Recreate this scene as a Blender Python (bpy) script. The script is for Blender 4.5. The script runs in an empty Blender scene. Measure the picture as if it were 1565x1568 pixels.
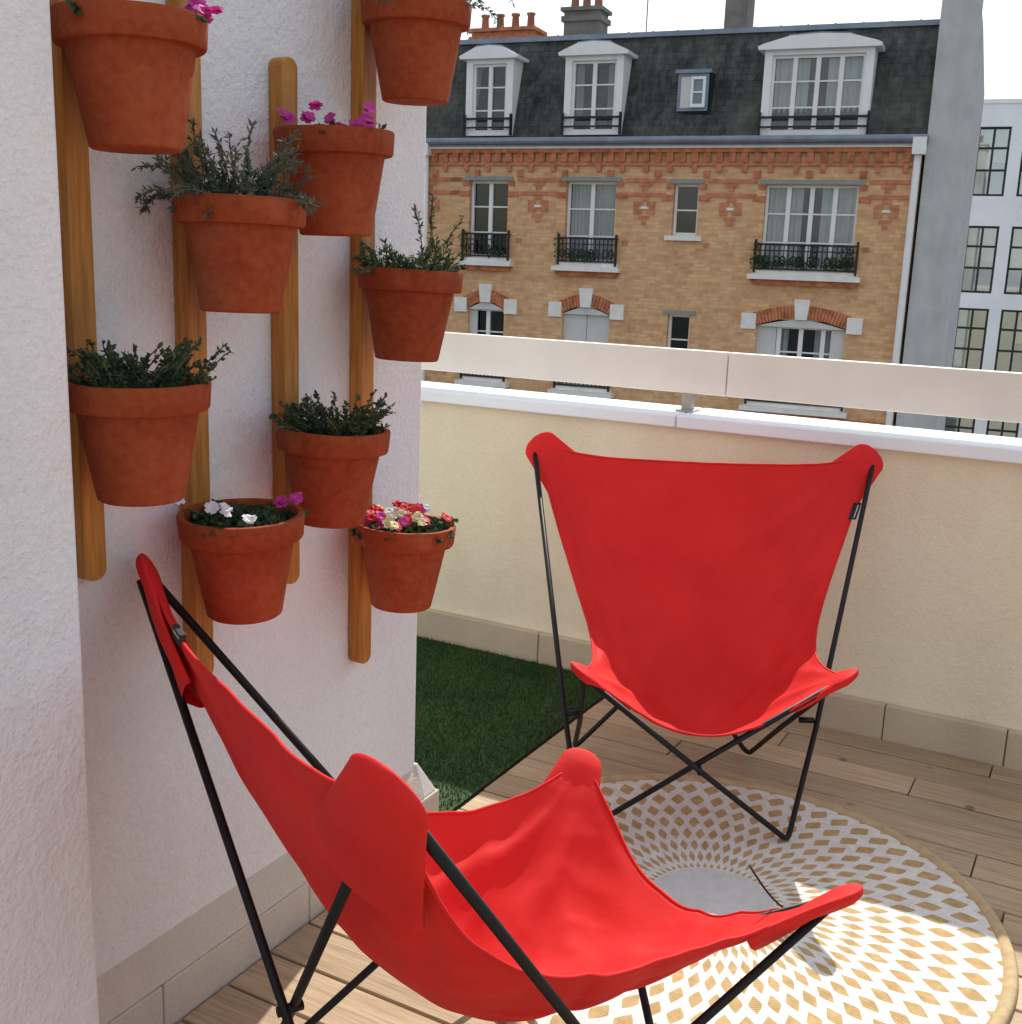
import bpy, math, random
import numpy as np
from mathutils import Vector, Matrix, noise as mn
random.seed(7); np.random.seed(7)
scn=bpy.context.scene
scn.view_settings.view_transform='Standard'; scn.view_settings.look='None'; scn.view_settings.exposure=0

# ---------------------------------------------------------------- helpers
def lk(o,parent=None):
    bpy.context.collection.objects.link(o)
    if parent is not None: o.parent=parent
    return o
def empty(name,loc=(0,0,0),rz=0):
    e=bpy.data.objects.new(name,None); e.location=loc; e.rotation_euler=(0,0,rz); e.empty_display_size=.2
    return lk(e)
class MB:
    def __init__(s): s.v=[];s.f=[]
    def add(s,vs,fs):
        n=len(s.v); s.v+= [tuple(v) for v in vs]; s.f+=[tuple(i+n for i in f) for f in fs]
    def box(s,x0,x1,y0,y1,z0,z1):
        s.add([(x0,y0,z0),(x1,y0,z0),(x1,y1,z0),(x0,y1,z0),(x0,y0,z1),(x1,y0,z1),(x1,y1,z1),(x0,y1,z1)],
              [(0,3,2,1),(4,5,6,7),(0,1,5,4),(1,2,6,5),(2,3,7,6),(3,0,4,7)])
    def quad(s,a,b,c,d): s.add([a,b,c,d],[(0,1,2,3)])
    def prism(s,pts,y0,y1):   # pts in xz, extruded in y
        n=len(pts)
        s.add([(x,y0,z) for x,z in pts]+[(x,y1,z) for x,z in pts],
              [tuple(range(n)),tuple(range(2*n-1,n-1,-1))]+[(i,i+n,(i+1)%n+n,(i+1)%n) for i in range(n)])
    def tube(s,pts,r,seg=10,cap=True):
        pts=[Vector(p) for p in pts]; rings=[]
        t0=(pts[1]-pts[0]).normalized()
        nrm=t0.orthogonal().normalized()
        for i,p in enumerate(pts):
            if i==0: t=t0
            elif i==len(pts)-1: t=(pts[-1]-pts[-2]).normalized()
            else: t=((pts[i+1]-p).normalized()+(p-pts[i-1]).normalized()).normalized()
            nrm=(nrm-t*nrm.dot(t)).normalized(); bn=t.cross(nrm)
            rr=r[i] if isinstance(r,(list,tuple)) else r
            rings.append([p+(nrm*math.cos(2*math.pi*k/seg)+bn*math.sin(2*math.pi*k/seg))*rr for k in range(seg)])
        vs=[v for R in rings for v in R]; fs=[]
        for i in range(len(pts)-1):
            for k in range(seg):
                a=i*seg+k;b=i*seg+(k+1)%seg; fs.append((a,b,b+seg,a+seg))
        if cap: fs.append(tuple(range(seg-1,-1,-1))); fs.append(tuple(range(len(vs)-seg,len(vs))))
        s.add(vs,fs)
    def lathe(s,prof,c,seg=48):
        cx,cy,cz=c; vs=[];fs=[]
        for r,z in prof:
            for k in range(seg):
                a=2*math.pi*k/seg; vs.append((cx+r*math.cos(a),cy+r*math.sin(a),cz+z))
        for i in range(len(prof)-1):
            for k in range(seg):
                a=i*seg+k;b=i*seg+(k+1)%seg; fs.append((a,b,b+seg,a+seg))
        s.add(vs,fs)
    def build(s,name,mat,parent=None,smooth=False,bevel=0):
        me=bpy.data.meshes.new(name); me.from_pydata(s.v,[],s.f); me.update()
        o=bpy.data.objects.new(name,me); 
        if mat: me.materials.append(mat)
        if smooth:
            for p in me.polygons: p.use_smooth=True
        lk(o,parent)
        if bevel:
            m=o.modifiers.new('b','BEVEL'); m.width=bevel; m.segments=2; m.limit_method='ANGLE'
        return o

class NT:
    def __init__(s,name):
        s.m=bpy.data.materials.new(name); s.m.use_nodes=True; s.t=s.m.node_tree; s.b=s.t.nodes['Principled BSDF']
        s.tc=s.t.nodes.new('ShaderNodeTexCoord')
    def n(s,ty,**k):
        x=s.t.nodes.new(ty)
        for a,b in k.items(): setattr(x,a,b)
        return x
    def l(s,a,b): s.t.links.new(a,b)
    def noise(s,scale,detail=3,vec=None,rough=.55,stretch=None):
        x=s.n('ShaderNodeTexNoise'); x.inputs['Scale'].default_value=scale; x.inputs['Detail'].default_value=detail; x.inputs['Roughness'].default_value=rough
        v=vec or s.tc.outputs['Object']
        if stretch:
            mp=s.n('ShaderNodeMapping'); mp.inputs['Scale'].default_value=stretch; s.l(v,mp.inputs[0]); v=mp.outputs[0]
        s.l(v,x.inputs['Vector']); return x.outputs['Fac']
    def ramp(s,fac,stops):
        r=s.n('ShaderNodeValToRGB'); e=r.color_ramp.elements
        while len(e)<len(stops): e.new(.5)
        for i,(p,c) in enumerate(stops): e[i].position=p; e[i].color=(*c,1)
        s.l(fac,r.inputs[0]); return r.outputs[0]
    def mix(s,f,a,b,mode='MIX'):
        x=s.n('ShaderNodeMix',data_type='RGBA',blend_type=mode)
        for i,v in ((0,f),(6,a),(7,b)):
            if isinstance(v,(int,float)): x.inputs[i].default_value=v
            elif isinstance(v,tuple): x.inputs[i].default_value=(*v,1) if len(v)==3 else v
            else: s.l(v,x.inputs[i])
        return x.outputs[2]
    def math(s,op,a,b=None,c=None):
        x=s.n('ShaderNodeMath',operation=op)
        for i,v in enumerate((a,b,c)):
            if v is None: continue
            if isinstance(v,(int,float)): x.inputs[i].default_value=v
            else: s.l(v,x.inputs[i])
        return x.outputs[0]
    def bump(s,h,st,dist=.01,prev=None):
        x=s.n('ShaderNodeBump'); x.inputs['Strength'].default_value=st; x.inputs['Distance'].default_value=dist; s.l(h,x.inputs['Height'])
        if prev: s.l(prev,x.inputs['Normal'])
        return x.outputs[0]
    def fin(s,col=None,rough=.8,nrm=None,spec=.3,metal=0):
        if col is not None:
            if isinstance(col,tuple): s.b.inputs['Base Color'].default_value=(*col,1)
            else: s.l(col,s.b.inputs['Base Color'])
        s.b.inputs['Roughness'].default_value=rough; s.b.inputs['Specular IOR Level'].default_value=spec; s.b.inputs['Metallic'].default_value=metal
        if nrm: s.l(nrm,s.b.inputs['Normal'])
        return s.m

def simple(name,c,rough=.7,var=.12,scale=8,bs=.15,bd=.004,metal=0,spec=.3):
    t=NT(name); f=t.noise(scale,3)
    d=tuple(x*(1-var) for x in c); e=tuple(min(1,x*(1+var)) for x in c)
    col=t.ramp(f,[(.3,d),(.7,e)])
    return t.fin(col,rough,t.bump(t.noise(scale*12,2),bs,bd) if bs else None,spec,metal)

# ---------------------------------------------------------------- materials
def stucco(name,c,dark,st_=.6,fs=130):
    t=NT(name); big=t.noise(1.6,4); st=t.noise(3.,3,stretch=(1,1,.25)); fine=t.noise(fs,3,rough=.7); med=t.noise(24,3)
    col=t.ramp(big,[(.3,dark),(.65,c)])
    col=t.mix(.35,col,t.ramp(st,[(.35,tuple(x*.88 for x in dark)),(.6,c)]))
    col=t.mix(.22,col,t.ramp(fine,[(.35,tuple(x*.72 for x in c)),(.6,c)]))
    n=t.bump(t.math('ADD',fine,t.math('MULTIPLY',med,1.2)),st_,.006)
    return t.fin(col,.92,n,.15)
m_wall=stucco('white_render',(.87,.875,.89),(.77,.78,.81),.9,95)
m_cream=stucco('cream_render',(.88,.79,.60),(.76,.66,.47),.5)
m_cap=simple('painted_cap',(.85,.88,.91),.45,.04,3,.1,.002)
m_railp=simple('rail_paint',(.78,.73,.64),.55,.05,4,.08,.002)
m_metal=simple('bracket_metal',(.35,.33,.30),.4,.1,20,.05,.001,metal=.6)
m_skirt=stucco('skirting_stone',(.62,.52,.38),(.44,.36,.25))
m_skirtw=stucco('skirting_light',(.68,.62,.54),(.50,.45,.38))
m_fil=stucco('mortar_sunlit_white',(.86,.85,.83),(.82,.81,.79))  # fillet mortar coloured near white, direct sunlight painted into its base colour
m_joint=simple('joint_grout',(.22,.19,.15),.9)
m_black=simple('black_tube',(.010,.010,.011),.5,.1,30,.03,.001,spec=.25)
m_ground=simple('street_asphalt',(.06,.06,.06),.9,.2,.2)
m_zinc=simple('zinc',(.22,.26,.31),.45,.15,3,.05,.01,metal=.2)
m_whitep=simple('white_paint',(.84,.84,.83),.5,.04,3,0)
m_iron=simple('wrought_iron',(.02,.022,.025),.5,.1,3,0)
m_curt=simple('net_curtain',(.55,.57,.57),.9,.12,2,0)
m_dark=simple('dark_room',(.02,.02,.022),.9,.1,1,0)
m_shut=simple('shutter_grey',(.62,.62,.60),.6,.05,3,0)
m_gable=stucco('gable_render',(.60,.60,.595),(.42,.42,.42))
m_redb=simple('red_brick',(.50,.18,.085),.85,.35,6,.1,.01)
m_redb2=simple('pattern_brick',(.54,.21,.11),.85,.25,6,.1,.01)
m_stone=simple('white_stone',(.80,.78,.74),.8,.08,4,.1,.005)
m_lintel=simple('lintel_steel',(.26,.29,.27),.5,.1,3,0)
m_soil=simple('potting_soil',(.05,.035,.025),.95,.4,40,.6,.01)
m_tag=simple('black_tag',(.02,.02,.022),.6)
m_chim=simple('chimney_render',(.20,.18,.16),.9,.25,2)
m_chimpot=simple('chimney_clay',(.34,.16,.10),.8,.2,3)

def m_terr():
    t=NT('terracotta'); f=t.noise(9,4); g=t.noise(60,3)
    oi=t.n('ShaderNodeObjectInfo')
    col=t.ramp(f,[(.3,(.25,.047,.016)),(.7,(.335,.073,.025))])
    col=t.mix(.35,col,t.ramp(g,[(.35,(.21,.037,.013)),(.65,(.37,.092,.036))]))
    col=t.mix(t.math('MULTIPLY',t.ramp(t.noise(5,5,rough=.7),[(.55,(0,0,0)),(.75,(1,1,1))]),.12),col,(.60,.36,.24))
    h=t.n('ShaderNodeHueSaturation'); t.l(col,h.inputs['Color']); t.l(t.math('MULTIPLY_ADD',oi.outputs['Random'],.22,.90),h.inputs['Value'])
    return t.fin(h.outputs[0],.82,t.bump(g,.35,.003),.15)
m_pot=m_terr()
def m_slatf():
    t=NT('slat_wood'); g=t.noise(14,4,stretch=(6,6,.5)); k=t.noise(3,2)
    col=t.ramp(g,[(.3,(.27,.10,.016)),(.5,(.45,.185,.035)),(.75,(.62,.28,.06))])
    return t.fin(t.mix(.3,col,t.ramp(k,[(.4,(.30,.115,.02)),(.6,(.58,.26,.055))])),.5,t.bump(g,.3,.002),.35)
m_slat=m_slatf()
def m_deckf():
    t=NT('deck_wood'); oi=t.n('ShaderNodeAttribute'); oi.attribute_name='pl'; oi.attribute_type='GEOMETRY'
    mp=t.n('ShaderNodeCombineXYZ'); t.l(t.math('MULTIPLY',oi.outputs['Fac'],37.),mp.inputs[0]); t.l(t.math('MULTIPLY',oi.outputs['Fac'],11.),mp.inputs[2])
    va=t.n('ShaderNodeVectorMath',operation='ADD'); t.l(t.tc.outputs['Object'],va.inputs[0]); t.l(mp.outputs[0],va.inputs[1]); vec=va.outputs[0]
    g=t.noise(9,5,vec,.62,(.45,7,1)); f=t.noise(55,3,vec,.6,(.10,4,1)); big=t.noise(1.5,3)
    kv=t.n('ShaderNodeTexVoronoi'); kv.inputs['Scale'].default_value=3.4; t.l(vec,kv.inputs['Vector'])
    kn=t.ramp(kv.outputs['Distance'],[(.03,(0,0,0)),(.075,(1,1,1))])
    col=t.ramp(g,[(.28,(.25,.15,.08)),(.5,(.43,.30,.18)),(.72,(.62,.47,.31))])
    col=t.mix(.5,col,t.ramp(f,[(.35,(.19,.115,.06)),(.6,(.55,.42,.275))]))
    col=t.mix(.35,col,t.ramp(big,[(.35,(.31,.205,.125)),(.65,(.55,.42,.285))]))
    col=t.mix(t.math('MULTIPLY',t.math('SUBTRACT',1,kn),.75),col,(.10,.055,.03))
    h=t.n('ShaderNodeHueSaturation'); t.l(col,h.inputs['Color']); t.l(t.math('MULTIPLY_ADD',oi.outputs['Fac'],.34,.84),h.inputs['Value']); 
    return t.fin(h.outputs[0],.68,t.bump(f,.4,.002),.3)
m_deck=m_deckf()
def m_canv():
    t=NT('red_canvas'); g=t.noise(4,3)
    wv=t.noise(300,2)
    col=t.ramp(g,[(.3,(.66,.018,.018)),(.7,(.78,.030,.026))])
    n=t.bump(wv,.22,.0010); n=t.bump(t.noise(9,3,rough=.45),.30,.014,n)
    t.fin(col,.7,n,.22)
    tr=t.n('ShaderNodeBsdfTranslucent'); tr.inputs[0].default_value=(.80,.008,.010,1)
    mx=t.n('ShaderNodeMixShader'); mx.inputs[0].default_value=.13
    out=[x for x in t.t.nodes if x.type=='OUTPUT_MATERIAL'][0]
    t.l(t.b.outputs[0],mx.inputs[1]); t.l(tr.outputs[0],mx.inputs[2]); t.l(mx.outputs[0],out.inputs[0])
    return t.m
m_canvas=m_canv()
def m_rugf():
    t=NT('woven_rug'); sp=t.n('ShaderNodeSeparateXYZ'); t.l(t.tc.outputs['Object'],sp.inputs[0])
    x,y=sp.outputs[0],sp.outputs[1]
    r=t.math('SQRT',t.math('ADD',t.math('MULTIPLY',x,x),t.math('MULTIPLY',y,y)))
    a=t.math('DIVIDE',t.math('ARCTAN2',y,x),2*math.pi)
    N=60
    rr=t.math('MULTIPLY',t.math('POWER',r,.8),15.0)
    A=t.math('ADD',t.math('MULTIPLY',a,N),t.math('MULTIPLY',rr,.22))
    A2=t.math('ADD',A,t.math('MULTIPLY',t.math('FLOOR',rr),.5))
    fa=t.math('ABSOLUTE',t.math('SUBTRACT',t.math('FRACT',A2),.5))
    fr=t.math('ABSOLUTE',t.math('SUBTRACT',t.math('FRACT',rr),.5))
    lim=t.math('MULTIPLY',t.math('SUBTRACT',1,t.math('POWER',t.math('MULTIPLY',fr,2.15),1.3)),.36)
    pat=t.math('LESS_THAN',fa,lim)
    inr=t.math('GREATER_THAN',r,.165); pat=t.math('MULTIPLY',pat,inr)
    edge=t.math('GREATER_THAN',r,.696); pat=t.math('MAXIMUM',pat,edge)
    g=t.noise(40,3); wv=t.math('SINE',t.math('MULTIPLY',r,900))
    w=t.ramp(g,[(.3,(.62,.60,.56)),(.7,(.76,.74,.69))]); c=t.ramp(g,[(.3,(.40,.26,.115)),(.7,(.55,.385,.19))])
    col=t.mix(pat,w,c); col=t.mix(t.math('MULTIPLY',t.math('LESS_THAN',r,.16),.4),col,(.44,.44,.45))
    return t.fin(col,.85,t.bump(wv,.3,.0015),.2)
m_rug=m_rugf()
m_rugedge=simple('rug_binding',(.50,.37,.21),.85,.15,30,.3,.002)
def leafm(name,c1,c2,tr=.25):
    t=NT(name); g=t.noise(60,2); col=t.ramp(g,[(.3,c1),(.7,c2)]); t.fin(col,.6,None,.3)
    b=t.n('ShaderNodeBsdfTranslucent'); t.l(col,b.inputs[0]); mx=t.n('ShaderNodeMixShader'); mx.inputs[0].default_value=tr
    out=[x for x in t.t.nodes if x.type=='OUTPUT_MATERIAL'][0]
    t.l(t.b.outputs[0],mx.inputs[1]); t.l(b.outputs[0],mx.inputs[2]); t.l(mx.outputs[0],out.inputs[0]); return t.m
m_herb=leafm('herb_leaf',(.024,.055,.024),(.070,.115,.055))
m_lav=leafm('lavender_leaf',(.050,.078,.055),(.125,.16,.115))
m_stem=leafm('stem',(.11,.10,.06),(.17,.15,.08),.1)
m_pink=leafm('petal_magenta',(.45,.02,.22),(.68,.07,.38)); m_red=leafm('petal_red',(.6,.02,.03),(.8,.05,.05))
m_whitf=leafm('petal_white',(.75,.73,.78),(.85,.84,.86)); m_yel=leafm('petal_yellow',(.7,.65,.3),(.8,.78,.5))
def m_grassf():
    t=NT('artificial_grass'); g=t.noise(3,3); f=t.noise(90,2)
    col=t.ramp(f,[(.3,(.014,.036,.010)),(.7,(.046,.10,.024))])
    col=t.mix(.4,col,t.ramp(g,[(.35,(.016,.045,.012)),(.65,(.05,.10,.024))]))
    return t.fin(col,.7,None,.2)
m_grass=m_grassf()
def m_brickf():
    t=NT('tan_brick'); sp=t.n('ShaderNodeSeparateXYZ'); t.l(t.tc.outputs['Object'],sp.inputs[0]); cb=t.n('ShaderNodeCombineXYZ')
    t.l(sp.outputs[0],cb.inputs[0]); t.l(sp.outputs[2],cb.inputs[1])
    br=t.n('ShaderNodeTexBrick'); t.l(cb.outputs[0],br.inputs['Vector']); br.inputs['Scale'].default_value=1
    br.inputs['Brick Width'].default_value=.26; br.inputs['Row Height'].default_value=.085; br.inputs['Mortar Size'].default_value=.011; br.inputs['Mortar Smooth'].default_value=.2
    br.inputs['Color1'].default_value=(.52,.24,.095,1); br.inputs['Color2'].default_value=(.84,.52,.27,1); br.inputs['Mortar'].default_value=(.54,.40,.27,1); br.inputs['Bias'].default_value=.1
    g=t.noise(.8,4); g2=t.noise(6,4); g3=t.noise(2.2,4,stretch=(1,1,.35),rough=.65)
    col=t.mix(.25,br.outputs[0],t.ramp(g,[(.35,(.52,.27,.13)),(.65,(.82,.53,.29))]))
    col=t.mix(.25,col,t.ramp(g2,[(.35,(.44,.21,.09)),(.65,(.82,.52,.28))]))
    col=t.mix(t.math('MULTIPLY',t.ramp(g3,[(.52,(0,0,0)),(.72,(1,1,1))]),.30),col,(.36,.24,.15))
    return t.fin(col,.88,t.bump(br.outputs['Fac'],-.4,.01),.2)
m_brick=m_brickf()
def m_slatef():
    t=NT('roof_slate'); sp=t.n('ShaderNodeSeparateXYZ'); t.l(t.tc.outputs['Object'],sp.inputs[0]); cb=t.n('ShaderNodeCombineXYZ')
    t.l(sp.outputs[0],cb.inputs[0]); t.l(sp.outputs[2],cb.inputs[1])
    br=t.n('ShaderNodeTexBrick'); t.l(cb.outputs[0],br.inputs['Vector']); br.inputs['Scale'].default_value=1
    br.inputs['Brick Width'].default_value=.22; br.inputs['Row Height'].default_value=.14; br.inputs['Mortar Size'].default_value=.012
    br.inputs['Color1'].default_value=(.018,.022,.021,1); br.inputs['Color2'].default_value=(.085,.09,.084,1); br.inputs['Mortar'].default_value=(.012,.012,.012,1)
    g=t.noise(1.1,5,rough=.7); g2=t.noise(5,4,stretch=(1,1,.3),rough=.7); g3=t.noise(.5,3)
    col=t.mix(.4,br.outputs[0],t.ramp(g,[(.40,(.014,.016,.015)),(.68,(.15,.155,.135))]))
    col=t.mix(.4,col,t.ramp(g2,[(.42,(.014,.016,.015)),(.68,(.14,.145,.125))]))
    col=t.mix(t.math('MULTIPLY',t.ramp(g3,[(.5,(0,0,0)),(.62,(1,1,1))]),.22),col,(.13,.14,.11))
    return t.fin(col,.65,t.bump(br.outputs['Fac'],-.4,.01),.25)
m_slate=m_slatef()
def m_glassf(name,ref,tint=(1,1,1)):
    t=NT(name); gl=t.n('ShaderNodeBsdfGlossy'); gl.inputs['Roughness'].default_value=.03; gl.inputs[0].default_value=(*tint,1)
    tr=t.n('ShaderNodeBsdfTransparent'); tr.inputs[0].default_value=(.75,.8,.8,1)
    mx=t.n('ShaderNodeMixShader'); mx.inputs[0].default_value=ref; t.l(tr.outputs[0],mx.inputs[1]); t.l(gl.outputs[0],mx.inputs[2])
    out=[x for x in t.t.nodes if x.type=='OUTPUT_MATERIAL'][0]; t.l(mx.outputs[0],out.inputs[0]); return t.m
m_glass=m_glassf('window_glass',.07)
m_glass2=m_glassf('tinted_glass',.40,(.7,.78,.78))

# ---------------------------------------------------------------- camera
cd=bpy.data.cameras.new('camera'); cam=lk(bpy.data.objects.new('camera',cd))
M=Matrix(((.87497,-.13442,.46515,0),(.48286,.17117,-.85881,0),(.03582,.97603,.21468,1.6),(0,0,0,1)))
cam.matrix_world=M; cd.lens=1720/1565*36; cd.sensor_width=36; cd.clip_start=.05; cd.clip_end=3000; scn.camera=cam

# ---------------------------------------------------------------- light
EL=math.radians(45); tx,ty=.215,-.977       # horizontal travel of the light
sd=bpy.data.lights.new('sun','SUN'); sd.energy=5.0; sd.angle=math.radians(.5); sd.color=(1,.95,.86)
so=lk(bpy.data.objects.new('sun',sd)); dv=Vector((tx*math.cos(EL),ty*math.cos(EL),-math.sin(EL)))
so.rotation_euler=dv.to_track_quat('-Z','Y').to_euler(); so.location=(0,0,20)
w=bpy.data.worlds.new('World'); scn.world=w; w.use_nodes=True; nt=w.node_tree; bg=nt.nodes['Background']
sky=nt.nodes.new('ShaderNodeTexSky'); sky.sky_type='NISHITA'; sky.sun_disc=False; sky.sun_elevation=EL
sky.sun_rotation=math.atan2(-tx,-ty); sky.altitude=50; sky.air_density=1.2; sky.dust_density=2.0
tc=nt.nodes.new('ShaderNodeTexCoord'); mp=nt.nodes.new('ShaderNodeMapping'); mp.inputs['Scale'].default_value=(1,1,2.6)
nz=nt.nodes.new('ShaderNodeTexNoise'); nz.inputs['Scale'].default_value=2.3; nz.inputs['Detail'].default_value=6; nz.inputs['Roughness'].default_value=.55
cr=nt.nodes.new('ShaderNodeValToRGB'); cr.color_ramp.elements[0].position=.39; cr.color_ramp.elements[1].position=.63
mxr=nt.nodes.new('ShaderNodeMix'); mxr.data_type='RGBA'; mxr.inputs[7].default_value=(8.2,8.4,8.7,1)
nt.links.new(tc.outputs['Generated'],mp.inputs[0]); nt.links.new(mp.outputs[0],nz.inputs['Vector']); nt.links.new(nz.outputs['Fac'],cr.inputs[0])
nt.links.new(cr.outputs[0],mxr.inputs[0]); nt.links.new(sky.outputs[0],mxr.inputs[6]); nt.links.new(mxr.outputs[2],bg.inputs[0]); bg.inputs[1].default_value=.15

# ---------------------------------------------------------------- ground
b=MB(); b.quad((-600,-600,-12),(600,-600,-12),(600,600,-12),(-600,600,-12)); b.build('ground',m_ground)

# ---------------------------------------------------------------- terrace slab + deck
b=MB(); b.box(-4.5,5,-3,4.22,-12,-.035); b.build('terrace_building',stucco('own_facade',(.6,.55,.47),(.5,.46,.4)))
pl=[]
b=MB(); y=3.955; row=0; PW=.142
joints={0:[-.23],1:[-.9,1.2],2:[-.44],3:[-1.2,.7],4:[.25],5:[-.2],6:[-.98,.6],7:[-.1]}
while y>-2.9:
    y0=y-PW
    js=[-1.592]+[j for j in joints.get(row,[random.uniform(-1.2,0.2),random.uniform(.8,2)])]+[4.9]
    for a_,c_ in zip(js[:-1],js[1:]):
        z=random.uniform(-.0015,.0015); b.box(a_+.002,c_-.002,y0+.0035,y-.0035,-.028,z); pl+= [random.random()]*6
    y=y0; row+=1
deck=b.build('wooden_deck',m_deck)
at=deck.data.attributes.new('pl','FLOAT','FACE'); at.data.foreach_set('value',pl)
md=deck.modifiers.new('b','BEVEL'); md.width=.0025; md.segments=1; md.limit_method='ANGLE'

# ---------------------------------------------------------------- artificial grass
N=42000
X0,X1,Y0,Y1=-3.0,-1.60,2.60,3.925
px=np.random.uniform(X0,X1,N); py=np.random.uniform(Y0,Y1,N); an=np.random.uniform(0,6.283,N); h=np.random.uniform(.009,.018,N); ln=np.random.uniform(0,.010,N); la=np.random.uniform(0,6.283,N)
wv=.0018
V=np.zeros((N*3,3)); V[0::3,0]=px-wv*np.cos(an);V[0::3,1]=py-wv*np.sin(an);V[1::3,0]=px+wv*np.cos(an);V[1::3,1]=py+wv*np.sin(an)
V[2::3,0]=px+ln*np.cos(la);V[2::3,1]=py+ln*np.sin(la);V[2::3,2]=h
me=bpy.data.meshes.new('grass'); base=N*3
verts=V.tolist()+[(X0,Y0-.05,.002),(X1,Y0-.05,.002),(X1,Y1,.002),(X0,Y1,.002)]
faces=[(i*3,i*3+1,i*3+2) for i in range(N)]+[(base,base+1,base+2,base+3)]
me.from_pydata(verts,[],faces); me.materials.append(m_grass); lk(bpy.data.objects.new('artificial_grass',me))

# ---------------------------------------------------------------- walls
W=empty('plant_wall')
b=MB(); b.box(-2.25,-1.635,1.215,2.50,-.03,3.4); b.build('render_face',m_wall,W,bevel=.006)
b=MB(); b.prism([(-1.636,.10),(-1.600,.105),(-1.622,.165),(-1.636,.19)],1.22,2.50); b.build('flashing',m_skirtw,W)
b=MB(); yy=1.22
for e in (1.50,1.98,2.30,2.575):
    b.box(-1.64,-1.596,yy+.002,e-.002,-.028,.103); yy=e
b.box(-2.3,-1.64,2.503,2.573,-.028,.103)
b.build('skirting_blocks',m_skirtw,W,bevel=.004)
# sloped mortar fillet along the end face of the wall
b=MB(); b.add([(-2.25,2.501,.104),(-1.602,2.501,.104),(-1.602,2.565,.104),(-2.25,2.565,.104),(-2.25,2.501,.20),(-1.632,2.501,.20),(-1.632,2.510,.20),(-2.25,2.510,.20)],
 [(0,3,2,1),(4,5,6,7),(0,1,5,4),(1,2,6,5),(2,3,7,6),(3,0,4,7)])
b.build('corner_fillet',m_fil,W,bevel=.003)
P=empty('corner_pillar')
b=MB(); b.box(-3.2,-1.45,-2.5,1.213,-.03,3.4); b.build('render_face',m_wall,P,bevel=.006)
PR=empty('parapet_wall')
b=MB(); b.box(-3.9,5,3.965,4.18,-.03,1.03); b.build('render_face',m_cream,PR)
b=MB(); 
for x0,x1 in ((-3.9,-1.452),(-1.448,1.6),(1.604,5)): b.box(x0,x1,3.93,4.23,1.031,1.078)
b.build('coping',m_cap,PR,bevel=.005)
b=MB(); xx=-3.9
js=[-3.4,-2.7,-1.98,-1.3,-.6,-.2,.5,1.2,2,3,4,5]
for e in js: b.box(xx+.002,e-.002,3.93,3.966,-.028,.128); xx=e
b.build('skirting_blocks',m_skirt,PR,bevel=.004)
b=MB(); b.box(-3.9,5,3.94,3.966,-.028,.12); b.build('grout',m_joint,PR)
b=MB(); b.box(-3.95,-3.75,2.5,4.2,-.03,1.03); b.build('end_wall',m_cream,PR)
R=empty('parapet_rail')
b=MB(); b.box(-3.9,-1.312,4.06,4.10,1.148,1.311); b.box(-1.308,5,4.06,4.10,1.148,1.311); b.build('rail_panel',m_railp,R,bevel=.004)
b=MB()
for x in (-3.2,-1.46,.3,2.0,3.8):
    b.box(x-.02,x+.02,4.062,4.098,1.078,1.149); b.box(x-.035,x+.035,4.04,4.12,1.0785,1.086)
b.build('rail_brackets',m_metal,R)

# ---------------------------------------------------------------- slats
for i,(yc,z0,z1) in enumerate([(1.375,1.01,2.45),(1.645,.735,2.45),(1.925,.875,2.0),(2.205,.60,2.45)]):
    b=MB(); hw=.025; pts=[]
    for k in range(9): a=math.pi*k/8; pts.append((yc+hw*math.cos(a),z1-hw*.8+hw*.8*math.sin(a)))
    for k in range(9): a=math.pi+math.pi*k/8; pts.append((yc+hw*math.cos(a),z0+hw*.8+hw*.8*math.sin(a)))
    n=len(pts); x0,x1=-1.634,-1.597
    b.add([(x0,p,q) for p,q in pts]+[(x1,p,q) for p,q in pts],[tuple(range(n-1,-1,-1)),tuple(range(n,2*n))]+[(j,(j+1)%n,(j+1)%n+n,j+n) for j in range(n)])
    b.build('wooden_slat',m_slat,bevel=.003)

# ---------------------------------------------------------------- plants
def rv(s=1): return Vector((random.gauss(0,s),random.gauss(0,s),random.gauss(0,s)))
def leaf(b,p,d,l,wd,nrm=None):
    d=d.normalized(); s=d.cross(rv()).normalized()*wd; up=d.cross(s).normalized()*wd*.5
    m=p+d*l*.5
    b.add([p,m+s-up*.6,p+d*l,m-s-up*.6],[(0,1,2),(0,2,3)])
def flower(b,p,r,n=5):
    nn=Vector((random.uniform(-.1,.9),random.uniform(-.9,.2),random.uniform(.4,1))).normalized(); u=nn.orthogonal().normalized(); v=nn.cross(u); o=random.random()*6
    for k in range(n):
        a=o+k*2*math.pi/n
        d=u*math.cos(a)+v*math.sin(a); s=nn.cross(d)
        b.add([p,p+d*r*.5+s*r*.42+nn*r*.2,p+d*r*.9+s*r*.3+nn*r*.1,p+d*r*.9-s*r*.3+nn*r*.1,p+d*r*.5-s*r*.42+nn*r*.2],[(0,1,2,3,4)])
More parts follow.
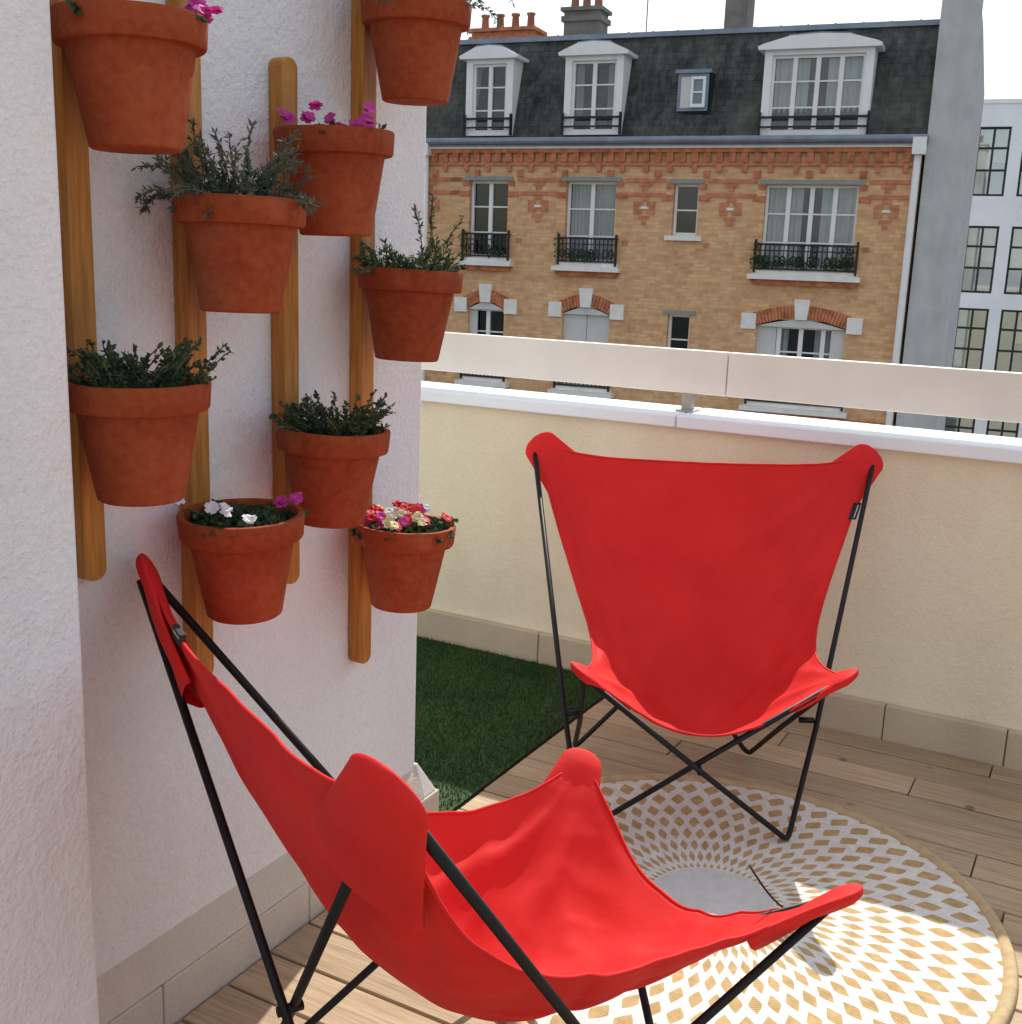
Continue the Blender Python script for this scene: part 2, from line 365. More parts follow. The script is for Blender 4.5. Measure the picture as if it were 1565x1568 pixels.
def plant(kind,parent,c):
    L=MB();S=MB(); cx,cy,cz=c
    def stem(h,spread,leafn,ll,lw,curl=.4,ang=None,droop=0):
        a=random.uniform(0,6.283) if ang is None else ang; r=random.uniform(0,.09)
        p=Vector((cx+r*math.cos(a),cy+r*math.sin(a),cz-.01)); d=Vector((math.cos(a)*spread*random.uniform(.2,1),math.sin(a)*spread*random.uniform(.2,1),1)).normalized()
        pts=[p.copy()]; st=h/8
        for k in range(8):
            d=(d+rv(.10)+Vector((math.cos(a)*curl*.12,math.sin(a)*curl*.12,-(curl*.08+droop)*k/4))).normalized(); p=p+d*st
            if p.x<-1.60: p.x=-1.60
            pts.append(p.copy())
        S.tube(pts,.0012,4,False)
        for k in range(leafn):
            t=random.uniform(.1,1)*7.99; i=int(t); q=pts[i].lerp(pts[i+1],t-i); dd=(pts[i+1]-pts[i]).normalized()
            leaf(L,q,dd*random.uniform(.3,1)+rv(.5),ll*random.uniform(.6,1.2),lw*random.uniform(.7,1.2))
        return pts[-1]
    if kind=='lavender':
        for _ in range(56): stem(random.uniform(.06,.18),.55,56,.017,.0022,.2)
        for a in (3.9,4.5,-1.2,.2,1.5,2.2): 
            for _ in range(3): stem(random.uniform(.10,.17),1.5,60,.017,.0022,.8,a+random.uniform(-.3,.3),.12)
    elif kind=='herb':
        for _ in range(105): stem(random.uniform(.04,.12),.75,34,.012,.0038,.5)
    elif kind=='rosemary':
        for _ in range(60): stem(random.uniform(.05,.12),1.0,50,.016,.0025,.5)
        for _ in range(4): stem(random.uniform(.16,.22),.2,60,.015,.0022,.05,random.uniform(-1,1))
    elif kind=='low':
        for _ in range(55): stem(random.uniform(.025,.055),1.2,22,.017,.0062,.9)
    L.build('leaves',m_lav if kind=='lavender' else m_herb,parent); S.build('stems',m_stem,parent)
def pot(yc,zt,kind,fl=()):
    e=empty('potted_plant_'+{'lavender':'lavender','herb':'herb','rosemary':'rosemary','low':'flowers'}[kind])
    cx=-1.476; c=(cx,yc,zt)
    b=MB(); prof=[(.0,-.205),(.070,-.205),(.0735,-.202),(.101,-.052),(.1015,-.048),(.1165,-.047),(.119,-.043),(.122,-.004),(.1205,0),(.110,0),(.108,-.004),(.100,-.03),(.098,-.04)]
    b.lathe(prof,(0,0,0),56)
    o=b.build('terracotta_pot',m_pot,e,True); o.location=c; o.rotation_euler=(random.uniform(-.025,.025),random.uniform(.0,.035),random.random()*6)
    md=o.modifiers.new('es','EDGE_SPLIT'); md.split_angle=math.radians(35)
    b=MB(); b.lathe([(.0005,-.022),(.05,-.018),(.103,-.026)],c,24); b.build('soil',m_soil,e,True)
    b=MB(); b.tube([(cx-.116,yc,zt-.03),(-1.596,yc,zt-.03)],.005,6); b.build('pot_hook',m_metal,e,True)
    plant(kind,e,(cx,yc,zt-.02))
    for m,n,r,spots in fl:
        b=MB()
        for _ in range(n):
            a0,rad=spots
            a=random.uniform(*a0); rr=random.uniform(*rad)
            p=Vector((cx+rr*math.cos(a),yc+rr*math.sin(a),zt+random.uniform(.008,.035)))
            for q in range(2): flower(b,p+rv(.003),r*random.uniform(.8,1.1))
        b.build('flowers',m,e)
pot(1.385,1.965,'low',[(m_pink,6,.02,((.6,1.6),(.10,.14)))])
pot(2.205,2.15,'lavender')
pot(1.915,1.85,'low',[(m_pink,14,.016,((0,6.28),(.02,.12)))])
pot(1.635,1.70,'lavender')
pot(2.20,1.58,'rosemary')
pot(1.375,1.385,'herb')
pot(1.915,1.245,'herb')
pot(1.625,1.11,'low',[(m_whitf,5,.015,((4.0,5.6),(.07,.12))),(m_pink,3,.015,((.2,1.2),(.06,.12)))])
pot(2.195,.985,'low',[(m_red,12,.015,((0,6.28),(.02,.11))),(m_pink,7,.015,((0,6.28),(.02,.12))),(m_yel,9,.014,((2.5,6.5),(.02,.11))),(m_whitf,6,.013,((0,6.28),(.02,.12)))])

# ---------------------------------------------------------------- rug
b=MB(); b.lathe([(.0005,.012),(.35,.0125),(.700,.012)],(0,0,0),128); e=empty('round_rug',(-.765,2.58,0)); b.build('woven_top',m_rug,e,True)
b=MB(); b.lathe([(.700,.0122),(.710,.0205),(.724,.020),(.730,.010),(.726,.0015)],(0,0,0),128); b.build('edge_binding',m_rugedge,e,True)

# ---------------------------------------------------------------- chairs
def bez(P0,P1,P2,P3,t):
    t=t[...,None]; return (1-t)**3*P0+3*(1-t)**2*t*P1+3*(1-t)*t*t*P2+t**3*P3
def chair(name,TBl,TBr,TFl,TFr,cen,fs=.295,seed=1,tags=((1,.12,0),),strap=False,fsag=.18,bsag=.05,bfw=.015,fold=1.):
    E=empty(name,(cen[0],cen[1],0)); O=np.array([cen[0],cen[1],0.])
    TBl,TBr,TFl,TFr=[np.array(p,float)-O for p in (TBl,TBr,TFl,TFr)]
    rt=(TBr-TBl); rt[2]=0; rt/=np.linalg.norm(rt)
    fw=(TFl+TFr-TBl-TBr); fw[2]=0; fw-=rt*fw.dot(rt); fw/=np.linalg.norm(fw)
    up=np.array([0,0,1.])
    rng=np.random.RandomState(seed)
    def side(TB,TF,inn,v):
        dh=(TF-TB).copy(); dh[2]=0
        P1=TB+.17*dh+inn*.10; P1[2]=.56
        P2=TB+.50*dh+inn*.20; P2[2]=.41
        return bez(TB,P1,P2,TF,v)
    ph=rng.uniform(0,6.28,16)
    def S(u,v,wr=True):
        u=np.asarray(u,float);v=np.asarray(v,float); U=u[...,None];Vv=v[...,None]
        L=side(TBl,TFl,rt,v);Rr=side(TBr,TFr,-rt,v)
        sb=(1-(2*u-1)**4)[...,None]; sf=(np.abs(np.sin(np.pi*u))**1.1)[...,None]
        Bk=(1-U)*TBl+U*TBr-up*bsag*sb+fw*bfw*sb
        Fr=(1-U)*TFl+U*TFr-up*fsag*sf-fw*.05*sf
        bil=(1-U)*((1-Vv)*TBl+Vv*TFl)+U*((1-Vv)*TBr+Vv*TFr)
        p=(1-U)*L+U*Rr+(1-Vv)*Bk+Vv*Fr-bil
        su=np.sin(np.pi*np.clip(u,0,1))[...,None]; 
        p=p-up*(.09*su*np.sin(np.pi*Vv**1.25))
        if not wr: return p
        w=np.zeros_like(u)
        # pulled folds fan out of every corner: narrow ridges, wide flat valleys
        for i,(cu,cv,am) in enumerate(((0,0,.010),(1,0,.010),(0,1,.022),(1,1,.022))):
            am*=fold
            du=np.abs(u-cu);dvv=np.abs(v-cv); r=np.sqrt(du**2+dvv**2)+1e-4; th=np.arctan2(dvv,du)
            env=np.exp(-((r-.28)/.15)**2)
            x=.5+.5*np.sin(th*12+ph[i]+2.2*np.sin(r*6+ph[i+2])); w+=am*env*(x**2.2-.35)
            y_=.5+.5*np.sin(th*25+ph[i+4]+r*10); w+=am*.35*(y_**2-.3)*np.exp(-((r-.38)/.13)**2)
        w+=.007*fold*np.sin(u*8+3*np.sin(v*5+ph[8])+ph[9])*np.sin(v*10+ph[10])*np.clip((v-.3)*3,0,1)
        c1=.5+.5*np.sin((v-.55)*48+3.5*np.sin(u*5+ph[11])+u*9)
        w+=.012*fold*(c1**2.5-.3)*np.exp(-((v-.68)/.14)**2)*(.25+(np.abs(u-.5)*2)**1.2)
        fade=np.clip(np.minimum(np.minimum(u,1-u),np.minimum(v,1-v))/.03,.35,1)
        nrm=(up*.8+fw*.6)
        return p+nrm*(w*fade)[...,None]
    n=130
    g=np.linspace(0,1,n); u,v=np.meshgrid(g,g,indexing='ij'); P=S(u,v).reshape(-1,3); vf=v.reshape(-1)
    P2=[]
    for x,vv in zip(P,vf):
        q=Vector(x+O); am=.4+vv
        k=(mn.noise(q*6+Vector((seed,0,0)))*.006+(abs(mn.noise(q*10+Vector((0,seed,0)))))*-.008)*am
        P2.append(tuple(x+(up*.8+fw*.6)*k))
    b=MB(); b.v=P2
    def keep(i,j):
        a=min(i,n-2-i)/(n-1); c=min(j,n-2-j)/(n-1); R_=.05
        return not (a<R_ and c<R_ and (R_-a)**2+(R_-c)**2>R_**2)
    b.f=[(i*n+j,(i+1)*n+j,(i+1)*n+j+1,i*n+j+1) for i in range(n-1) for j in range(n-1) if keep(i,j)]
    o=b.build('canvas_sling',m_canvas,E,True); md=o.modifiers.new('s','SOLIDIFY'); md.thickness=.0025; md.offset=0
    b=MB()
    A_=np.array(P2).reshape(n,n,3)
    m0=6
    for line in (A_[m0:n-m0,0],A_[m0:n-m0,-1],A_[0,m0:n-m0],A_[-1,m0:n-m0]): b.tube([Vector(x) for x in line],.0036,6)
    b.build('hem',m_canvas,E,True)
    # pockets: rounded envelope behind each corner
    b=MB()
    for cu,cv,T,back in ((0,0,TBl,1),(1,0,TBr,1),(0,1,TFl,0),(1,1,TFr,0)):
        su=1 if cu==0 else -1; sv=1 if cv==0 else -1
        K=22;seg=34; rings=[]; NK=8
        kk=.135 if back else .11; av=.8
        SS=lambda uu,vv: S(np.array(float(uu)),np.array(float(vv)),False)
        W0=.060 if back else .047
        for k in range(K+1):
            if k<NK: t=.012; x_=k/NK
            else: t=.012+(kk-.012)*(k-NK)/(K-NK); x_=1
            q=max(0,(k-NK)/(K-NK))
            uu=cu+su*t; vv=cv+sv*t*av
            c=SS(uu,vv)
            e=.012; d=SS(cu+su*(t+e),cv+sv*(t+e)*av)-SS(cu+su*t,cv+sv*t*av); d/=np.linalg.norm(d)
            cr=SS(cu+su*(t+e),cv+sv*max(t-e,0)*av)-SS(cu+su*max(t-e,0),cv+sv*(t+e)*av); cr-=d*cr.dot(d); cr/=np.linalg.norm(cr)
            nn=np.cross(d,cr)
            if nn.dot(-up*.6-fw*.6)<0: nn=-nn
            rd=math.sqrt(max(.0004,1-(1-x_)**2))
            c=c-d*(.042*(1-x_))
            wd=W0*rd+(.046 if back else .033)*q
            th=(.020*rd**.8)+.012*q
            tf=(.010*rd) -.024*q
            ring=[]
            for s in range(seg):
                a=2*math.pi*s/seg; sn=math.sin(a)
                hh=th*sn if sn>0 else tf*sn
                ring.append(c+cr*wd*math.cos(a)+nn*(hh+.002*math.sin(9*q+s*.9+seed)*(1 if sn>.2 else 0)*x_))
            rings.append(ring)
        vsx=[tuple(x) for r_ in rings for x in r_]; f=[]
        for i in range(K):
            for s in range(seg): f.append((i*seg+s,i*seg+(s+1)%seg,(i+1)*seg+(s+1)%seg,(i+1)*seg+s))
        f.append(tuple(range(seg-1,-1,-1)))
        b.add(vsx,f)
    b.build('corner_pockets',m_canvas,E,True)
    # frame
    F={}
    for a,sx in (('l',-1),('r',1)):
        for c,sy in (('B',-1),('F',1)): F[c+a]=rt*fs*sx+fw*fs*sy
    T={'Bl':TBl,'Br':TBr,'Fl':TFl,'Fr':TFr}
    opp={'l':'r','r':'l','B':'F','F':'B'}
    b=MB(); rad=.0082
    for k,f0 in F.items():
        c,a=k
        t1=T[c+opp[a]]; t2=T[opp[c]+a]
        d1=(t1-f0);d1/=np.linalg.norm(d1); d2=(t2-f0); d2/=np.linalg.norm(d2)
        z=np.array([0,0,.0105])
        h1=d1.copy();h1[2]=0;h1/=np.linalg.norm(h1);h2=d2.copy();h2[2]=0;h2/=np.linalg.norm(h2)
        sgn=1 if k in('Bl','Fr') else -1
        off1=fw*(.010*sgn); off2=rt*(.010*sgn)
        mid=f0+z
        pa=mid+h1*.022+np.array([0,0,.022]); pb=mid+h2*.022+np.array([0,0,.022])
        inn=lambda Tt,dd: Tt-dd*.03-up*.006-fw*(.010 if Tt[2]>.8 else 0)
        arc=[pa*(1-t)**2+2*t*(1-t)*mid+pb*t*t for t in np.linspace(0,1,9)]
        path=[inn(t1,d1)+off1, (f0+d1*.35)+z*.5+off1, *arc, (f0+d2*.35)+z*.5+off2, inn(t2,d2)+off2]
        b.tube([Vector(x) for x in path],rad,12)
    b.build('steel_frame',m_black,E,True)
    b=MB()
    for (k1,k2,ax) in (('Fl','Fr',fw),('Bl','Br',fw),('Bl','Fl',rt),('Br','Fr',rt)):
        a1,a2=T[k1],F[k2]; b1,b2=T[k2],F[k1]
        best=min(((np.linalg.norm((a1+(a2-a1)*s)-(b1+(b2-b1)*t)),s,t) for s in np.linspace(.2,.9,71) for t in np.linspace(.2,.9,71)))
        c=((a1+(a2-a1)*best[1])+(b1+(b2-b1)*best[2]))/2
        b.tube([Vector(c-ax*.022),Vector(c+ax*.022)],.009,12)
    b.build('pivot_rivets',m_black,E,True)
    # folded label loops sewn in the hem, with a pale printed stripe
    b=MB(); b2=MB()
    for (ue,ve,alongu) in tags:
        d_=.045
        c=Vector(S(np.array(float(ue)),np.array(float(ve)))); c2=Vector(S(np.array(float(ue+(d_ if alongu else 0))),np.array(float(ve+(0 if alongu else d_)))))
        o_=(Vector(up)*.9 if alongu else Vector(rt)*(1 if ue>.5 else -1)); ff=Vector(fw)
        wd_=.016
        for bb,k0,k1,tt in ((b,-.5,1,.0055),(b2,.35,.55,.0062)):
            e0=c.lerp(c2,0 if bb is b else .12); e1=c.lerp(c2,1 if bb is b else .88)
            q=[e0+o_*wd_*k0,e0+o_*wd_*k1,e1+o_*wd_*k1,e1+o_*wd_*k0]
            bb.add([x-ff*tt for x in q]+[x+ff*tt for x in q],[(0,1,2,3),(7,6,5,4),(0,4,5,1),(1,5,6,2),(2,6,7,3),(3,7,4,0)])
    b.build('label_tag',m_tag,E); b2.build('label_print',m_whitf,E)
    if strap:
        p=TFr-rt*.03-up*.03; pts=[]
        q0=p; q1=p-rt*.16-fw*.06
        for t in np.linspace(0,1,14): pts.append(Vector(q0*(1-t)+q1*t-up*.06*math.sin(math.pi*t)))
        b=MB(); b.tube(pts,.0022,6); b.build('cord_strap',m_tag,E,True)
    return E
chair('butterfly_chair',(-1.70,3.30,1.03),(-.7125,3.82,1.03),(-1.175,2.59,.55),(-.554,2.97,.55),(-1.08,3.12),seed=3,fsag=.20,fold=.7,tags=((.998,.12,0),))
# the near chair faces away from the camera: its left side is the wall side
chair('butterfly_chair.001',(-1.57,1.47,1.03),(-.665,.97,1.03),(-.936,2.10,.55),(-.305,1.87,.55),(-.93,1.60),seed=11,tags=((.20,.0,1),),strap=True,fsag=.17,bsag=.085,bfw=-.008)

# ---------------------------------------------------------------- building across the street
BD=empty('brick_apartment_building',(-9.71,25.75,0),math.atan2(.11,.99))
SL,SR=-15.0,5.2
ups=[(-5.46,-4.41,1.75,3.62,2),(-2.88,-1.61,1.70,3.62,2),(-.21,.39,2.40,3.58,1),(1.92,3.97,1.68,3.58,4),(-8.9,-7.65,1.70,3.62,2),(-12.2,-10.1,1.68,3.6,4)]
wins=[]
for k in range(5):
    for (a,c,z0,z1,nl) in ups:
        wins.append((a+(.05 if k else 0),c,z0-3*k-(0 if k==0 else .02),z1-3*k-.0,nl,k))
def openwall(b,wins,x0,x1,z0,z1,depth):
    xs=sorted({x0,x1,*[w[0] for w in wins],*[w[1] for w in wins]}); zs=sorted({z0,z1,*[w[2] for w in wins],*[w[3] for w in wins]})
    for i in range(len(xs)-1):
        for j in range(len(zs)-1):
            cx=(xs[i]+xs[i+1])/2;cz=(zs[j]+zs[j+1])/2
            if any(w[0]<cx<w[1] and w[2]<cz<w[3] for w in wins): continue
            b.quad((xs[i],0,zs[j]),(xs[i+1],0,zs[j]),(xs[i+1],0,zs[j+1]),(xs[i],0,zs[j+1]))
    for w in wins:
        a,c,e,f=w[:4]
        b.quad((a,0,e),(a,depth,e),(a,depth,f),(a,0,f)); b.quad((c,0,e),(c,0,f),(c,depth,f),(c,depth,e))
        b.quad((a,0,f),(a,depth,f),(c,depth,f),(c,0,f)); b.quad((a,0,e),(c,0,e),(c,depth,e),(a,depth,e))
b=MB(); openwall(b,wins,SL,SR,-12,4.45,.24); b.build('brick_facade',m_brick,BD)
fr=MB();gl=MB();cu=MB();dk=MB();ir=MB();st=MB();rb=MB();sh=MB();lt=MB();zn=MB();gr=MB();pb_=MB()
def window(a,c,z0,z1,nl,y,curt=1.,bars=3):
    t=.06
    fr.box(a,a+t,y,y+.07,z0,z1); fr.box(c-t,c,y,y+.07,z0,z1); fr.box(a+t,c-t,y,y+.07,z1-t,z1); fr.box(a+t,c-t,y,y+.07,z0,z0+t*1.3)
    for i in range(1,nl):
        x=a+(c-a)*i/nl; fr.box(x-.05,x+.05,y-.01,y+.06,z0+t*1.3,z1-t)
    for j in range(1,bars):
        z=z0+(z1-z0)*(j/bars); fr.box(a+t,c-t,y+.02,y+.05,z-.017,z+.017)
    gl.quad((a,y+.055,z0),(c,y+.055,z0),(c,y+.055,z1),(a,y+.055,z1))
    dk.box(a-.1,c+.1,y+.5,y+.6,z0-.1,z1+.1)
    dk.box(a-.12,a-.1,y+.08,y+.5,z0-.1,z1+.1); dk.box(c+.1,c+.12,y+.08,y+.5,z0-.1,z1+.1); dk.box(a-.1,c+.1,y+.08,y+.5,z1+.1,z1+.12); dk.box(a-.1,c+.1,y+.08,y+.5,z0-.12,z0-.1)
    if curt:
        spans=[(a+t,a+(c-a)*.5*curt),(c-(c-a)*.5*curt,c-t)] if nl>1 else [(a+t,c-t)]
        for s0,s1 in spans:
            n=12; zb=z0+random.choice([0,0,.3,.0])
            for i in range(n):
                xa=s0+(s1-s0)*i/n; xb=s0+(s1-s0)*(i+1)/n
                ya=y+.14+.05*(i%2); yb=y+.14+.05*((i+1)%2)
                cu.quad((xa,ya,zb),(xb,yb,zb),(xb,yb,z1),(xa,ya,z1))
def railing(a,c,z0,z1,y):
    ir.box(a,c,y-.025,y+.025,z1-.045,z1); ir.box(a,c,y-.015,y+.015,z0,z0+.04); ir.box(a,c,y-.01,y+.01,z1-.17,z1-.145)
    n=max(4,int((c-a)/.105))
    for i in range(n+1):
        x=a+(c-a)*i/n; ir.box(x-.011,x+.011,y-.011,y+.011,z0,z1-.03)
    for x in (a,c): ir.box(x-.02,x+.02,y,y+.11,z1-.04,z1); ir.box(x-.025,x+.025,y-.025,y+.025,z0-.08,z1+.08)
    m=max(2,int((c-a)/.35))
    for i in range(m):
        x=a+(c-a)*(i+.5)/m; zc=z0+(z1-.17-z0)*.5; 
        for sgn in (-1,1):
            ir.tube([(x+sgn*.07+ .06*math.cos(t)*sgn,y-.02,zc+.10*math.sin(t)) for t in np.linspace(0,6.283,13)],.016,5,False)
        ir.box(x-.04,x+.04,y-.03,y,zc-.07,zc+.07)
def clump(mb,x,y,z,r,n,l=.07,wd=.025):
    for _ in range(n):
        d=rv(); d.normalize(); p=Vector((x,y,z))+Vector((d.x*r[0],d.y*r[1],d.z*r[2]))*random.random()**.4
        leaf(mb,p,rv()+Vector((0,0,.5)),l,wd)
cmap=[0,.95,0,.8,.5,.9, .0,0,0,.7,.6,0]
for wi,(a,c,z0,z1,nl,k) in enumerate(wins):
    small=nl==1
    shutter=(k==1 and abs(a+2.83)<.1)
    if shutter:
        sh.box(a,a+(c-a)/2-.01,.10,.15,z0,z1-.16); sh.box(a+(c-a)/2+.01,c,.10,.15,z0,z1-.16)
    elif k==1 and not small:
        sh.box(a,a+(c-a)*.22,.11,.15,z0,z1-.16)
        if nl==4: sh.box(c-(c-a)*.16,c,.11,.15,z0,z1-.16)
    window(a,c,z0,z1-(.14 if k==1 and not small else 0),nl,.16,curt=cmap[wi%12],bars=2 if small else 3)
    st.box(a-.14,c+.14,-.10,.20,z0-.11,z0-.002)
    if k==1 and not small:
        sh.prism([(a,z1-.16)]+[(a+(c-a)*t,z1-.16+.0+.17*math.sin(math.pi*t)) for t in np.linspace(0,1,13)][1:-1]+[(c,z1-.16)],-.012,.16)
        n=16 if c-a<1.5 else 28
        for i in range(n):
            t0=i/n;t1=(i+.86)/n
            f=lambda t,o:(a-.12*o/.3+(c-a+.24*o/.3)*t, z1-.14+.20*math.sin(math.pi*t)+o)
            rb.prism([f(t0,0.0),f(t1,0.0),f(t1,.28),f(t0,.28)],-.05,.02)
        xm=(a+c)/2
        st.prism([(xm-.13,z1+.02),(xm+.13,z1+.02),(xm+.18,z1+.48),(xm-.18,z1+.48)],-.11,.02)
        for xs_,s_ in ((a,-1),(c,1)):
            st.box(min(xs_+s_*.02,xs_+s_*.36),max(xs_+s_*.02,xs_+s_*.36),-.08,.02,z1-.24,z1+.12)
    else:
        lt.box(a-.12,c+.12,-.04,.05,z1+.002,z1+.10)
    if k==0: 
        for j in range(2):
            rb.box(a-.17-.10*j,a-.001,-.03,.02,z1-.12-.26*j,z1+.0-.26*j); rb.box(c+.001,c+.17+.10*j,-.03,.02,z1-.12-.26*j,z1+.0-.26*j)
    if not small and k<4:
        railing(a-.1,c+.1,z0+.02,z0+.60,-.12)
        if k in (0,2) : 
            for q in range(2 if nl<4 else 6):
                clump(gr,a+(c-a)*random.random(),-.16,z0+.16,(.22,.1,.14),90)
            clump(gr,a-.08,-.16,z0+.35,(.10,.1,.35),60)
            if nl==4: clump(gr,c-.1,-.16,z0+.3,(.2,.1,.3),120)
        st.box(a-.22,c+.22,-.26,-.001,z0-.20,z0-.09)
        rb.prism([(a-.1,z0-.32),(c+.1,z0-.32),(c+.2,z0-.205),(a-.2,z0-.205)],-.12,.01)
# cornice, bands, dentils
pb_.box(SL,SR,-.06,.01,3.98,4.06); rb.box(SL,SR,-.12,.01,4.27,4.36); st.box(SL,SR,-.16,.01,4.362,4.42)
x=SL+.1
i=0
while x<SR-.15:
    rb.box(x,x+.15,-.10,.01,4.06,4.27); 
    if i%2==0: pb_.box(x+.02,x+.13,-.07,.01,3.84,3.981)
    if i%4==1: rb.box(x,x+.15,-.045,.01,3.72,3.88)
    x+=.29; i+=1
piers=[(-4.15,-3.05),(-1.4,-.40),(.58,1.72),(4.16,5.0),(-7.4,-5.7),(-6.0,-5.65)]
for (p0,p1) in piers:
    for k in range(2):
        zz=3.30-3*k
        xm=(p0+p1)/2
        if k==0:
            pb_.box(p0,p1,-.025,.01,zz+.30,zz+.39); pb_.box(p0,p1,-.025,.01,zz-.02,zz+.07)
            if p1-p0>.5:
                for (dx,dz,wd) in ((0,.2,.30),(0,.11,.14),(-.16,-.22,.20),(.16,-.22,.20),(0,-.32,.14),(-.2,-.32,.12),(.2,-.32,.12),(-.16,-.42,.2),(.16,-.42,.2),(0,-.54,.26),(0,-.66,.12),(0,-.12,.2)):
                    pb_.box(xm+dx-wd/2,xm+dx+wd/2,-.02,.01,zz+dz-.0,zz+dz+.085)
                st.box(xm-.08,xm+.08,-.03,-.021,zz-.305,zz-.245)
        pb_.box(p0,p0+.14,-.02,.01,zz-1.15,zz-1.05)
rb.box(SL,SR,-.02,.01,-1.72,-1.60)
# gutter + downpipes
zn.tube([(SL,-.25,4.53),(SR+.1,-.25,4.53)],.085,10); zn.box(SL,SR+.1,-.22,.05,4.42,4.60)
fr.tube([(5.12,-.26,4.5),(5.12,-.14,4.15),(5.12,-.14,-12)],.075,10)
fr.tube([(-6.62,-.26,4.5),(-6.62,-.14,4.15),(-6.62,-.14,-12)],.065,10); fr.box(-6.75,-6.5,-.32,-.05,4.2,4.55); fr.box(5.0,5.28,-.34,-.05,4.2,4.55)
SBK=.75; ZT=7.0
b=MB(); b.quad((SL,0.0,4.6),(SR+.05,0.0,4.6),(SR+.05,SBK,ZT),(SL,SBK,ZT)); b.build('mansard_slate',m_slate,BD)
zn.box(SL,SR+.05,SBK-.08,SBK+.1,ZT-.04,ZT+.07)
zn.quad((SL,SBK,ZT+.05),(SR+.05,SBK,ZT+.05),(SR+.05,SBK+4.5,ZT+.75),(SL,SBK+4.5,ZT+.75))
x=SL
while x<SR: zn.box(x,x+.04,SBK+.05,SBK+.25,ZT+.06,ZT+.11); x+=.6
def dormer(a,c,z0,z1,nl,cv):
    t=.17
    fr.box(a,a+t,-.06,.9,z0,z1); fr.box(c-t,c,-.06,.9,z0,z1); fr.box(a+t,c-t,-.06,.9,z1-.10,z1); fr.box(a+t,c-t,-.06,.6,z0,z0+.06)
    window(a+t,c-t,z0+.06,z1-.10,nl,.02,curt=cv)
    xm=(a+c)/2; hh=.30
    fr.prism([(a-.13,z1+.001),(c+.13,z1+.001),(c+.15,z1+.07),(c+.04,z1+.12),(xm+(c-xm)*.55,z1+hh-.03),(xm,z1+hh),(xm-(c-xm)*.55,z1+hh-.03),(a-.04,z1+.12),(a-.15,z1+.07)],-.2,1.0)
    zn.prism([(xm-(c-xm)*.56,z1+hh-.029),(xm,z1+hh+.002),(xm+(c-xm)*.56,z1+hh-.029),(xm+(c-xm)*.56,z1+hh),(xm,z1+hh+.035),(xm-(c-xm)*.56,z1+hh)],-.18,1.2)
    ir.box(a-.02,c+.02,-.16,-.12,z0+.36,z0+.41); ir.box(a-.02,c+.02,-.16,-.12,z0+.16,z0+.20)
    for x in (a,c): ir.box(x-.02,x+.02,-.16,-.05,z0,z0+.5)
dormer(-5.60,-4.36,4.68,6.45,2,0); dormer(-3.02,-1.58,4.68,6.45,2,.45); dormer(1.68,4.02,4.62,6.42,4,.8); dormer(-9.0,-7.6,4.68,6.45,2,.5); dormer(-13,-10.6,4.66,6.45,4,.5)
zn.box(-.30,.42,.10,.60,5.20,6.02); zn.box(-.36,.48,.04,.65,6.02,6.10); sh.box(-.22,-.0,.085,.10,5.27,5.94); window(.02,.36,5.27,5.94,1,.03,0,2)
b=MB(); b.box(SL,SR-.02,.9,9,-12,4.5); b.prism([(SL,4.5),(SR,4.5),(SR,6.9),(SL,6.9)],1.1,9); b.build('building_core',m_gable,BD)
b=MB(); b.prism([(5.26,-12),(6.12,-12),(6.12,6.75),(6.05,7.1),(5.8,7.38),(5.5,7.42),(5.26,7.3)],-.02,9.5); b.build('party_wall',m_gable,BD)
fr.build('window_frames',m_whitep,BD); gl.build('window_panes',m_glass,BD); cu.build('curtains',m_curt,BD); dk.build('room_interiors',m_dark,BD); ir.build('iron_railings',m_iron,BD)
st.build('stone_trim',m_stone,BD); rb.build('red_brick_trim',m_redb,BD); pb_.build('patterned_brick',m_redb2,BD); sh.build('shutters',m_shut,BD); lt.build('lintels',m_lintel,BD); zn.build('zinc_work',m_zinc,BD); gr.build('window_box_plants',m_herb,BD)
def chimney(x0,x1,y0,y1,z0,z1,mat,npots):
    b=MB(); b.box(x0,x1,y0,y1,z0,z1); b.box(x0-.06,x1+.06,y0-.06,y1+.06,z1-.25,z1-.12); b.box(x0-.08,x1+.08,y0-.08,y1+.08,z1+.001,z1+.09); b.build('chimney_stack',mat,BD)
    b=MB()
    for i in range(npots):
        x=x0+(x1-x0)*(i+.5)/npots; b.lathe([(.11,0),(.09,.35),(.12,.37),(.12,.42),(.07,.42)],(x,(y0+y1)/2,z1+.09),14)
    b.build('chimney_pots',m_chimpot,BD,True)
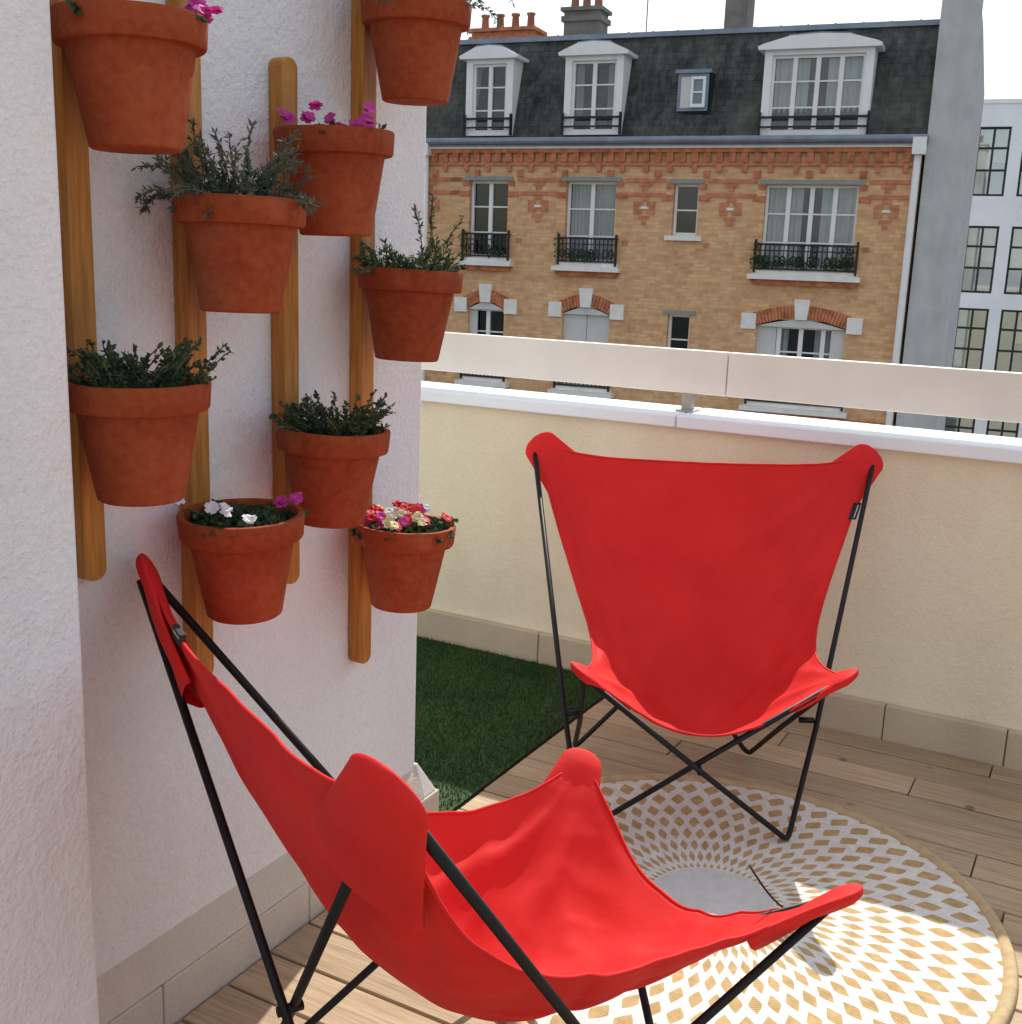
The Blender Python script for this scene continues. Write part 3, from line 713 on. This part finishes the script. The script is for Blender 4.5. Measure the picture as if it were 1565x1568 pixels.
chimney(-3.95,-3.0,2.2,2.9,6.9,7.95,m_chim,3); chimney(.28,.82,1.8,2.6,6.9,8.6,m_chim,1); chimney(-7.0,-5.2,3.2,4.0,6.9,7.75,m_redb,4); chimney(5.3,6.0,1.0,2.4,7.0,8.4,m_gable,1)
b=MB(); 
for x,h_ in ((-1.55,1.3),(-8,1.6)):
    b.tube([(x,1.5,7.0),(x,1.5,7.2+h_)],.015,6)
    for q in range(4): b.tube([(x-.3+q*.05,1.5,7.2+h_-.12*q),(x+.3-q*.05,1.5,7.2+h_-.12*q)],.01,5)
b.build('aerials',m_iron,BD)

# ---------------------------------------------------------------- modern block to the right
q2=Vector((-9.71,25.75,0))+Vector((-.11,.99,0))*20
MO=empty('modern_office_building',q2,math.atan2(.11,.99))
mw=[]
for k in range(6):
    zt=7.15-3.02*k-(.0 if k==0 else .5)
    for j in range(6):
        a=2.76+1.55*j; mw.append((a,a+1.12,zt-2.45,zt))
b=MB(); openwall(b,mw,2.0,14,-12,7.95,.2); b.box(2.0,14,.9,10,-12,7.9); b.box(1.95,14.05,-.05,10,7.951,8.1); b.build('panel_facade',simple('panel_cladding',(.76,.79,.82),.5,.05,1,0),MO)
f=MB();g=MB();d=MB();c_=MB()
for (a,c,z0,z1) in mw:
    for x in (a,(a+c)/2-.04,c-.08): f.box(x,x+.08,.1,.16,z0,z1)
    for z in (z0,z0+(z1-z0)*.36,z0+(z1-z0)*.68,z1-.08): f.box(a,c,.105,.155,z,z+.08)
    g.quad((a,.14,z0),(c,.14,z0),(c,.14,z1),(a,.14,z1)); d.box(a-.1,c+.1,.6,.7,z0,z1)
    for q in range(2):
        if random.random()<.6:
            x=a+(c-a)*(.06+.48*q); zz=z0+(z1-z0)*random.choice([.05,.38,.5]); c_.quad((x,.3,zz),(x+.44,.3,zz),(x+.44,.3,z1),(x,.3,z1))
f.build('window_frames',m_iron,MO); g.build('window_panes',m_glass2,MO); d.build('room_interiors',m_dark,MO); c_.build('blinds',simple('yellow_blind',(.62,.56,.36),.8),MO)
